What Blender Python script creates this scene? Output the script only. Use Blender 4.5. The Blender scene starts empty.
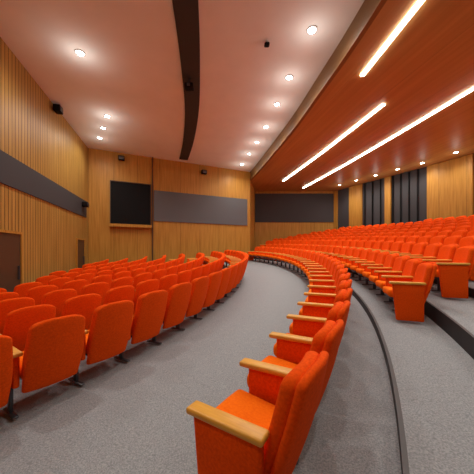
import bpy, bmesh, math, random
from mathutils import Vector, Matrix
random.seed(4)
S=bpy.context.scene
try:
    S.view_settings.view_transform='Standard'
    S.view_settings.exposure=0.0
except Exception as e: print(e)

# ---------------------------------------------------------------- materials
def mat(name,col,rough=0.6,metal=0.0,emis=None,estr=0.0,spec=.5):
    m=bpy.data.materials.new(name); m.use_nodes=True
    b=m.node_tree.nodes['Principled BSDF']
    b.inputs['Base Color'].default_value=(*col,1); b.inputs['Roughness'].default_value=rough
    b.inputs['Metallic'].default_value=metal; b.inputs['Specular IOR Level'].default_value=spec
    if emis:
        b.inputs['Emission Color'].default_value=(*emis,1); b.inputs['Emission Strength'].default_value=estr
    return m
def noise_mix(m,c1,c2,scale,coord='Object',detail=4,bump=0.0,stretch=(1,1,1)):
    nt=m.node_tree; b=nt.nodes['Principled BSDF']
    tc=nt.nodes.new('ShaderNodeTexCoord'); mp=nt.nodes.new('ShaderNodeMapping'); mp.inputs['Scale'].default_value=stretch
    nz=nt.nodes.new('ShaderNodeTexNoise'); nz.inputs['Scale'].default_value=scale; nz.inputs['Detail'].default_value=detail
    cr=nt.nodes.new('ShaderNodeValToRGB'); cr.color_ramp.elements[0].position=.3; cr.color_ramp.elements[1].position=.7
    cr.color_ramp.elements[0].color=(*c1,1); cr.color_ramp.elements[1].color=(*c2,1)
    L=nt.links
    L.new(tc.outputs[coord],mp.inputs[0]); L.new(mp.outputs[0],nz.inputs['Vector']); L.new(nz.outputs['Fac'],cr.inputs[0]); L.new(cr.outputs[0],b.inputs['Base Color'])
    if bump:
        bp=nt.nodes.new('ShaderNodeBump'); bp.inputs['Strength'].default_value=bump; bp.inputs['Distance'].default_value=.01
        L.new(nz.outputs['Fac'],bp.inputs['Height']); L.new(bp.outputs[0],b.inputs['Normal'])
    return m
def slat_mat(name,c1,c2,pitch,groove=.18,rough=.45,dark=.35,grain=9):
    """vertical timber slats, uses UV in metres"""
    m=mat(name,c1,rough,spec=.3); nt=m.node_tree; b=nt.nodes['Principled BSDF']; L=nt.links
    uv=nt.nodes.new('ShaderNodeTexCoord')
    mp=nt.nodes.new('ShaderNodeMapping'); mp.inputs['Scale'].default_value=(1,.05,1)
    nz=nt.nodes.new('ShaderNodeTexNoise'); nz.inputs['Scale'].default_value=grain; nz.inputs['Detail'].default_value=6
    cr=nt.nodes.new('ShaderNodeValToRGB'); cr.color_ramp.elements[0].position=.3; cr.color_ramp.elements[1].position=.7
    cr.color_ramp.elements[0].color=(*c1,1); cr.color_ramp.elements[1].color=(*c2,1)
    L.new(uv.outputs['UV'],mp.inputs[0]); L.new(mp.outputs[0],nz.inputs['Vector']); L.new(nz.outputs['Fac'],cr.inputs[0])
    sp=nt.nodes.new('ShaderNodeSeparateXYZ'); L.new(uv.outputs['UV'],sp.inputs[0])
    dv=nt.nodes.new('ShaderNodeMath'); dv.operation='DIVIDE'; dv.inputs[1].default_value=pitch; L.new(sp.outputs['X'],dv.inputs[0])
    fr=nt.nodes.new('ShaderNodeMath'); fr.operation='FRACT'; L.new(dv.outputs[0],fr.inputs[0])
    gt=nt.nodes.new('ShaderNodeMath'); gt.operation='GREATER_THAN'; gt.inputs[1].default_value=groove; L.new(fr.outputs[0],gt.inputs[0])
    mr=nt.nodes.new('ShaderNodeMapRange'); mr.inputs['To Min'].default_value=dark; mr.inputs['To Max'].default_value=1; L.new(gt.outputs[0],mr.inputs['Value'])
    mx=nt.nodes.new('ShaderNodeVectorMath'); mx.operation='SCALE'; L.new(cr.outputs[0],mx.inputs[0]); L.new(mr.outputs[0],mx.inputs['Scale'])
    L.new(mx.outputs[0],b.inputs['Base Color'])
    bp=nt.nodes.new('ShaderNodeBump'); bp.inputs['Distance'].default_value=.01; bp.inputs['Strength'].default_value=.5
    L.new(gt.outputs[0],bp.inputs['Height']); L.new(bp.outputs[0],b.inputs['Normal'])
    return m
M_fab=noise_mix(mat('orange_fabric',(.8,.06,.006),.9,spec=.10),(.76,.072,.003),(.92,.102,.004),60,bump=.15)
M_fab_lit=noise_mix(mat('orange_fabric_lit',(.9,.12,.01),.9,spec=.10),(.92,.15,.004),(1.0,.20,.006),60,bump=.15)  # cushion fabric: brightness under the lamps put into the colour
M_arm=noise_mix(mat('armrest_wood',(.8,.4,.1),.4),(.70,.33,.035),(.82,.43,.06),8,stretch=(1,8,8))
M_leg=mat('grey_metal',(.10,.10,.11),.4,.6)
M_carpet=noise_mix(mat('carpet',(.2,.2,.2),.95,spec=.1),(.20,.22,.235),(.40,.42,.44),85,detail=8,bump=.3)
M_nose=mat('step_nosing',(.015,.015,.017),.6)
M_slat=slat_mat('slat_wood',(.35,.195,.038),(.54,.325,.082),.16,.18,dark=.22)
M_wood=slat_mat('panel_wood',(.38,.18,.026),(.54,.28,.052),1.25,.014,.45,.4,14)
M_ceilw=slat_mat('ceiling_wood',(.38,.20,.065),(.48,.27,.09),1.6,.008,.45,.6,6)
M_ceil=noise_mix(mat('ceiling_plaster',(.7,.6,.55),.9),(.74,.745,.72),(.78,.785,.76),1.5)
M_grey=mat('acoustic_grey',(.045,.045,.05),.8)
M_grey2=mat('screen_grey',(.125,.13,.14),.8,spec=.2)
M_black=mat('black',(.006,.006,.007),.7,spec=.15)
M_dark=mat('dark_wood',(.08,.04,.018),.5)
M_em=mat('lamp_white',(1,1,1),.5,0,(1,.95,.88),45)
M_em2=mat('strip_white',(1,1,1),.5,0,(1,.95,.88),19)
M_metal=mat('white_metal',(.6,.58,.55),.4)

def link(o):
    S.collection.objects.link(o); return o
def obj_from_bm(name,bm,mats,smooth=False):
    me=bpy.data.meshes.new(name); bm.to_mesh(me); bm.free()
    for m in mats: me.materials.append(m)
    if smooth:
        for p in me.polygons: p.use_smooth=True
    return link(bpy.data.objects.new(name,me))

# ---------------------------------------------------------------- plan
CX,CY=-13.2,10.0
R1=16.55; PITCH=.9; NT=11
CUM=[0,.13,.38]+[.38+.17*i for i in range(1,12)]
def zlow(x,y): return .06*(y-2.5)+.06*(x+1.5)
def ztier(n,x,y):
    th=math.atan2(y-CY,x-CX); xr=CX+R1*math.cos(th)
    return .06*(y-2.5)+.06*(xr+1.5)+CUM[n]
POLY=[(-3.67,-3),(-8.1,13.6),(0.92,17.7),(1.5,21),(8.2,21),(12.3,13),(20.5,-3)]
ZC=7.26; ZW=6.70
def inside(x,y,marg):
    n=len(POLY)
    for i in range(n):
        a=Vector(POLY[i]); b=Vector(POLY[(i+1)%n]); p=Vector((x,y))
        d=b-a; t=max(0,min(1,(p-a).dot(d)/d.length_squared))
        if (a+d*t-p).length<marg: return False
    c=False; j=n-1
    for i in range(n):
        xi,yi=POLY[i]; xj,yj=POLY[j]
        if (yi>y)!=(yj>y) and x<(xj-xi)*(y-yi)/(yj-yi)+xi: c=not c
        j=i
    return c

# ---------------------------------------------------------------- floor
bm=bmesh.new()
vs=[bm.verts.new((x,y,zlow(x,y))) for x,y in POLY]
f=bm.faces.new(vs)
if f.normal.z<0: f.normal_flip()
obj_from_bm('floor',bm,[M_carpet])
bm=bmesh.new()
angs=[math.radians(-52+i*1.0) for i in range(86)]
def P(r,th): return CX+r*math.cos(th),CY+r*math.sin(th)
for n in range(1,NT+1):
    r0=R1+PITCH*(n-1); r1=R1+PITCH*n if n<NT else 40
    prev=None
    for th in angs:
        x0,y0=P(r0,th); xn,yn=P(r0+.035,th); x1,y1=P(r1,th)
        zt=ztier(n,x0,y0); zb=zlow(x0,y0)-.02 if n==1 else ztier(n-1,x0,y0)-.02
        cur=[bm.verts.new(c) for c in ((x0,y0,zb),(x0,y0,zt),(xn,yn,ztier(n,xn,yn)),(x1,y1,ztier(n,x1,y1)))]
        if prev:
            for k,mi in ((0,1),(1,2),(2,0)):
                ff=bm.faces.new((prev[k],cur[k],cur[k+1],prev[k+1])); ff.material_index=mi
        prev=cur
bmesh.ops.recalc_face_normals(bm,faces=bm.faces)
obj_from_bm('floor_tiers',bm,[M_carpet,M_nose,mat('nosing_metal',(.09,.09,.095),.5,.2)])

# ---------------------------------------------------------------- walls
def quad_uv(name,pts,uvs,m,thick=0):
    me=bpy.data.meshes.new(name); me.from_pydata(pts,[],[tuple(range(len(pts)))])
    uvl=me.uv_layers.new(name='UVMap')
    for i,uv in enumerate(uvs): uvl.data[i].uv=uv
    me.materials.append(m); return link(bpy.data.objects.new(name,me))
def wall(name,p,q,z0,z1,m):
    L=(Vector(q)-Vector(p)).length
    return quad_uv(name,[(p[0],p[1],z0),(q[0],q[1],z0),(q[0],q[1],z1),(p[0],p[1],z1)],[(0,z0),(L,z0),(L,z1),(0,z1)],m)
def panel(name,p,q,u0,u1,z0,z1,d,m,parent=None,d0=0.0):
    """box on wall p->q, u in metres along, projecting d inward"""
    p=Vector(p);q=Vector(q);t=(q-p).normalized();nrm=Vector((t.y,-t.x))
    def W(u,dd,z):
        a=p+t*u+nrm*dd; return (a.x,a.y,z)
    pts=[W(u0,d0,z0),W(u1,d0,z0),W(u1,d,z0),W(u0,d,z0),W(u0,d0,z1),W(u1,d0,z1),W(u1,d,z1),W(u0,d,z1)]
    uu=[u0,u1,u1+.0,u0]*2; zz=[z0]*4+[z1]*4
    fs=[(3,2,6,7),(0,3,7,4),(2,1,5,6),(0,1,2,3),(4,7,6,5),(1,0,4,5)]
    me=bpy.data.meshes.new(name); me.from_pydata(pts,[],fs)
    uvl=me.uv_layers.new(name='UVMap'); k=0
    for f in fs:
        for v in f: uvl.data[k].uv=(uu[v],zz[v]); k+=1
    me.materials.append(m); o=link(bpy.data.objects.new(name,me))
    if parent: o.parent=parent
    return o
A,B,C,D,E,F,G=POLY
wall('wall_left',A,B,-1.5,ZC,M_slat)
wall('wall_front',B,C,-1.0,ZC,M_wood)
wall('wall_return',C,D,-.5,ZC,M_wood)
wall('wall_far',D,E,-.5,ZC,M_wood)
wall('wall_right',E,F,-.5,ZC,M_grey)
wall('wall_right_near',F,G,-.5,ZC,M_wood)
wall('wall_rear',G,A,-1.5,ZC,M_wood)
LA=(Vector(B)-Vector(A)).length
def uL(y): return (y+3)/16.6*LA
panel('trim_1',A,B,0,LA-.4,3.42,4.27,.04,M_grey)
LB=(Vector(C)-Vector(B)).length
def uB(x): return (x+8.1)/9.02*LB
panel('trim_2',B,C,uB(-5.0),uB(.7),3.46,5.3,.06,M_grey2)
panel('trim_21',B,C,uB(-5.09),uB(-5.04),-.4,ZC-.01,.10,M_dark)
# screen booth
e=link(bpy.data.objects.new('projection_screen',None))
u0,u1=uB(-7.1),uB(-5.18)
panel('frame_top',B,C,u0-.04,u1+.04,5.58,5.62,.10,M_dark,e)
panel('frame_bottom',B,C,u0-.06,u1+.06,3.02,3.18,.30,M_wood,e)
panel('frame_left',B,C,u0-.04,u0,3.18,5.58,.10,M_dark,e)
panel('frame_right',B,C,u1,u1+.04,3.18,5.58,.10,M_dark,e)
panel('screen_panel',B,C,u0,u1,3.18,5.58,.05,M_black,e)
# doors
def door(name,p,q,u0,u1,zf,zt):
    e=link(bpy.data.objects.new(name,None))
    panel('leaf',p,q,u0,u1,zf,zt,.03,M_dark,e)
    panel('jamb_1',p,q,u0-.07,u0,zf,zt+.07,.06,M_wood,e)
    panel('jamb_2',p,q,u1,u1+.07,zf,zt+.07,.06,M_wood,e)
    panel('head',p,q,u0,u1,zt,zt+.07,.06,M_wood,e)
    panel('handle',p,q,u1-.14,u1-.11,zf+.85,zf+1.25,.08,M_leg,e,.03)
door('door_1',A,B,uL(6.0),uL(7.4),-.05,2.12)
door('door_2',A,B,uL(11.9),uL(12.9),.13,2.2)
# far wall dark strip + right wall panels
LD=(Vector(E)-Vector(D)).length
panel('trim_3',D,E,.02,LD-.0,4.1,6.5,.05,M_grey)
LE=(Vector(F)-Vector(E)).length
for i,(a,b) in enumerate(((0.0,.35),(1.5,2.6),(4.35,4.75),(6.9,LE))):
    panel('trim_%d'%(4+i),E,F,a,b,.5,6.68,.12,M_wood)
for i in range(7):
    u=2.8+i*.6 if i<3 else 4.85+(i-3)*.5
    panel('trim_%d'%(10+i),E,F,u,u+.05,.5,6.66,.10,M_black)
# ---------------------------------------------------------------- ceilings
edge=[(3.25,-3),(3.1,1),(2.87,5.6),(2.62,8),(2.3,10.5),(1.85,13),(1.4,15.4),(.92,17.7)]
def catmull(pts,n=6):
    out=[]
    for i in range(len(pts)-1):
        p0=Vector(pts[max(i-1,0)]);p1=Vector(pts[i]);p2=Vector(pts[i+1]);p3=Vector(pts[min(i+2,len(pts)-1)])
        for k in range(n):
            t=k/n
            out.append(tuple(.5*((2*p1)+(-p0+p2)*t+(2*p0-5*p1+4*p2-p3)*t*t+(-p0+3*p1-3*p2+p3)*t**3)))
    out.append(tuple(pts[-1])); return out
ed=catmull(edge)
pts=[(A[0],A[1],ZC)]+[(B[0],B[1],ZC)]+[(x,y,ZC) for x,y in reversed(ed)]
quad_uv('ceiling',pts,[(p[0],p[1]) for p in pts],M_ceil)
pts=[(x,y,ZW) for x,y in ed]+[(D[0],D[1],ZW),(E[0],E[1],ZW),(F[0],F[1],ZW),(G[0],G[1],ZW)]
quad_uv('ceiling_wood',pts,[(p[0]+.2*p[1],p[1]) for p in pts],M_ceilw)
# fascia
bm=bmesh.new(); pr=None
for x,y in ed:
    cur=(bm.verts.new((x-.0,y,ZC+.01)),bm.verts.new((x,y,ZW-.03)),bm.verts.new((x+.12,y,ZW-.03)),bm.verts.new((x+.12,y,ZW+.01)))
    if pr:
        for k in range(3): bm.faces.new((pr[k],cur[k],cur[k+1],pr[k+1]))
    pr=cur
obj_from_bm('trim_20',bm,[mat('fascia_wood',(.19,.09,.026),.5)])
def ribbon(name,path,w0,w1,z,th,m):
    bm=bmesh.new(); pr=None; n=len(path)
    for i,(x,y) in enumerate(path):
        a=Vector(path[max(i-1,0)]);b=Vector(path[min(i+1,n-1)]);t=(b-a).normalized();nn=Vector((t.y,-t.x))
        w=(w0+(w1-w0)*i/(n-1))/2
        cur=[bm.verts.new((x+nn.x*s*w,y+nn.y*s*w,zz)) for s,zz in((-1,z),(-1,z-th),(1,z-th),(1,z))]
        if pr:
            for k in range(4): bm.faces.new((pr[k],cur[k],cur[(k+1)%4],pr[(k+1)%4]))
        else: bm.faces.new(cur)
        pr=cur
    bm.faces.new(pr)
    bmesh.ops.recalc_face_normals(bm,faces=bm.faces)
    return obj_from_bm(name,bm,[m])
slot=catmull([(-.6,-2.5),(-.85,2),(-1.16,5.6),(-1.5,8.2),(-1.85,10.2),(-2.5,12.8),(-3.25,15.2)])
ribbon('ceiling_slot',slot,.62,.5,ZC-.002,.05,mat('slot_dark',(.03,.028,.027),.7))
strips=[((3.85,1.8),(3.75,4.5),(3.6,7.2)),((5.05,8.6),(4.25,13.3),(3.3,17.9)),((8.0,2.0),(7.35,7.8),(6.4,14),(5.25,19.8))]
for s in strips:
    path=catmull(list(s),8)
    ribbon('strip_light',path,.11,.11,ZW-.012,.025,M_em2)

# ---------------------------------------------------------------- downlights
def ring_mesh():
    bm=bmesh.new(); N=20
    rings=[]
    for r,z in ((.13,0),(.135,-.02),(.105,-.025),(.095,-.008)):
        rings.append([bm.verts.new((r*math.cos(2*math.pi*i/N),r*math.sin(2*math.pi*i/N),z)) for i in range(N)])
    for a,b in zip(rings,rings[1:]):
        for i in range(N): bm.faces.new((a[i],a[(i+1)%N],b[(i+1)%N],b[i]))
    f=bm.faces.new(rings[-1]); f.material_index=1
    me=bpy.data.meshes.new('downlight'); bm.to_mesh(me); bm.free(); me.materials.append(M_metal); me.materials.append(M_em); return me
RM=ring_mesh()
def downlight(x,y,z,w,col=(1,.935,.85)):
    o=link(bpy.data.objects.new('ceiling_downlight',RM)); o.location=(x,y,z)
    if w:
        l=bpy.data.lights.new('bulb','SPOT'); l.energy=w; l.color=col; l.shadow_soft_size=.10
        l.spot_size=math.radians(152); l.spot_blend=.9
        lo=link(bpy.data.objects.new('bulb',l)); lo.parent=o; lo.location=(0,0,-.04)
        l=bpy.data.lights.new('ceiling_fill','POINT'); l.energy=w*.04; l.color=col; l.shadow_soft_size=.1  # unseen point lamp added under each fitting to brighten the ceiling
        lo=link(bpy.data.objects.new('ceiling_fill',l)); lo.parent=o; lo.location=(0,0,-.5)
for x,y in ((1.91,6.37),(1.69,8.1),(1.53,9.56),(1.31,11.3),(1.03,12.9),(.69,14.4),(.32,16.1),(2.1,4.2),(2.3,1.5)):
    downlight(x,y,ZC,222)
for x,y in ((-4.46,7.1),(-5.4,10.4),(-6.1,11.4),(-6.8,12.4),(-3.4,3.2),(-2.6,-.5)):
    downlight(x,y,ZC,270 if y<11 else 130)
for x,y in ((10.6,14.3),(9.9,15.4),(9.2,16.6),(8.5,17.8),(7.8,19),(11.2,12.8),(11.8,11.0)):
    downlight(x,y,ZW,130)
for x,y in ((9.6,4),(6,1),(10.3,8),(13,3)):
    downlight(x,y,ZW,255)

# ---------------------------------------------------------------- seats
def rbox(main,x0,x1,y0,y1,z0,z1,r,mi,seg=2,cz=0,cy=0,cx=0,warp=None):
    bm=bmesh.new(); bmesh.ops.create_cube(bm,size=1)
    for v in bm.verts: v.co=Vector(((x0+x1)/2+v.co.x*(x1-x0),(y0+y1)/2+v.co.y*(y1-y0),(z0+z1)/2+v.co.z*(z1-z0)))
    bmesh.ops.bevel(bm,geom=bm.edges[:],offset=r,segments=seg,profile=.5,affect='EDGES')
    for n,ax,a,b in ((cx,0,x0,x1),(cy,1,y0,y1),(cz,2,z0,z1)):
        for i in range(n):
            c=a+r+(b-a-2*r)*(i+.5)/n; co=Vector((0,0,0)); co[ax]=c; no=Vector((0,0,0)); no[ax]=1
            bmesh.ops.bisect_plane(bm,geom=bm.verts[:]+bm.edges[:]+bm.faces[:],plane_co=co,plane_no=no)
    if warp:
        for v in bm.verts: v.co=Vector(warp(*v.co))
    for f in bm.faces: f.material_index=mi; f.smooth=True
    me=bpy.data.meshes.new('t'); bm.to_mesh(me); bm.free(); main.from_mesh(me); bpy.data.meshes.remove(me)
def seat_mesh(near_full,far_end):
    bm=bmesh.new(); hw=.268
    def wb(x,y,z):
        t=(z-.24)/.72; q=abs(y)/hw
        return (x+.20*t+.02*math.sin(t*math.pi)-.045*q*q, y*(1.0-.09*max(0,t-.5)/.5-.05*max(0,.3-t)/.3), z-.065*(q**3.5)*max(0,t)**3)
    rbox(bm,.16,.215,-hw,hw,.22,.965,.026,0,3,cz=8,cy=8,warp=wb)
    rbox(bm,.070,.17,-hw+.012,hw-.012,.36,.945,.045,0,4,cz=8,cy=8,warp=wb)
    def ws(x,y,z): return (x,y,z+.035*(-(x)/.3)*1.0-.012*(y/.25)**2 )
    rbox(bm,-.31,.15,-.245,.245,.35,.48,.045,1,3,cx=4,cy=4,warp=ws)
    rbox(bm,-.27,.12,-.22,.22,.31,.37,.02,2,1,warp=ws)
    def side(yc,full):
        if full:
            def wf(x,y,z): return (x+ (.06*(1-z/.6) if x<-.1 else 0),y,z)
            rbox(bm,-.27,.17,yc-.032,yc+.032,.02,.61,.018,0,2,cz=2,warp=wf)
        else:
            rbox(bm,-.24,.17,yc-.028,yc+.028,.30,.61,.018,0,2)
            rbox(bm,-.04,.03,yc-.016,yc+.016,.0,.32,.006,2,1)
            rbox(bm,-.14,.15,yc-.025,yc+.025,.0,.022,.006,2,1)
        rbox(bm,-.31,.19,yc-.05,yc+.05,.605,.645,.014,3,3)
    side(-.30+.0,near_full)
    if far_end: side(.30,True)
    me=bpy.data.meshes.new('auditorium_seat'); bm.to_mesh(me); bm.free()
    for m in (M_fab,M_fab_lit,M_leg,M_arm): me.materials.append(m)
    return me
ME={(a,b):seat_mesh(a,b) for a in (0,1) for b in (0,1)}
cnt=0
def row(R,th0,th1,zf,gaps=(),marg=.7,ymin=-9):
    global cnt
    dth=.605/R; ok=[]
    k=0
    while th0+k*dth<=th1:
        th=th0+k*dth; x,y=P(R,th)
        g=any(a<th<b for a,b in gaps)
        ok.append(None if (g or y<ymin or not inside(x,y,marg)) else (x,y,th)); k+=1
    for i,o in enumerate(ok):
        if not o: continue
        near=(i==0 or ok[i-1] is None); far=(i==len(ok)-1 or ok[i+1] is None)
        ob=link(bpy.data.objects.new('auditorium_seat',ME[(int(near),int(far))]))
        ob.location=(o[0],o[1],zf(o[0],o[1])); ob.rotation_euler=(0,0,o[2]); cnt+=1
rd=math.radians
for k in range(0,10):
    R=13.25-.92*k
    row(R,rd(-75),rd(75),zlow,ymin=.6,gaps=[(rd(22),rd(22)+1.1/R)] if k<9 else ())
row(15.77,rd(-32.2),rd(60),zlow)
for n in range(1,NT):
    R=R1+PITCH*(n)-.37
    st=-19.5 if n==1 else (-17 if n==2 else -14)
    row(R,rd(st),rd(40),lambda x,y,n=n: ztier(n,x,y),gaps=())
print('seats',cnt)
# ---------------------------------------------------------------- small fittings
def fitting(name,loc,rot,parts):
    bm=bmesh.new()
    for p in parts: rbox(bm,*p)
    o=obj_from_bm(name,bm,[M_black,M_metal,M_leg]); o.location=loc; o.rotation_euler=rot; return o
def onwall(p,q,u,d,z):
    p=Vector(p);q=Vector(q);t=(q-p).normalized();n=Vector((t.y,-t.x)); a=p+t*u+n*d; return (a.x,a.y,z),math.atan2(n.y,n.x)
spk=[(0,.06,-.03,.03,-.03,.03,.005,2),(.06,.30,-.16,.16,-.12,.12,.02,0),(.295,.31,-.13,.13,-.09,.09,.004,2)]
for (w,u,z) in (((A,B),uL(9.5),7.05),((A,B),uL(12.6),4.0),((B,C),uB(-6.6),6.9),((B,C),uB(-2.2),6.75)):
    l,a=onwall(w[0],w[1],u,0,z); fitting('wall_speaker',l,(0,0,a),spk)
fitting('ceiling_projector',(-1.55,8.1,ZC-.05),(0,0,0),[(-.02,.02,-.02,.02,-.2,0,.004,2),(-.14,.14,-.12,.12,-.34,-.18,.03,0),(-.05,.05,-.15,-.11,-.3,-.22,.01,2)])
fitting('ceiling_sensor',(.8,6.7,ZC),(0,0,0),[(-.02,.02,-.02,.02,-.08,0,.004,1),(-.07,.07,-.07,.07,-.14,-.07,.03,0)])

# ---------------------------------------------------------------- camera / world
cam=bpy.data.cameras.new('camera'); co=link(bpy.data.objects.new('camera',cam))
cam.sensor_width=36; cam.lens=36*250/474; cam.shift_y=15/474; cam.clip_start=.05
co.location=(0,0,1.6); co.rotation_euler=(math.radians(90),0,0)
S.camera=co
w=bpy.data.worlds.new('world'); S.world=w; w.use_nodes=True
w.node_tree.nodes['Background'].inputs[0].default_value=(1,.9,.8,1); w.node_tree.nodes['Background'].inputs[1].default_value=.3
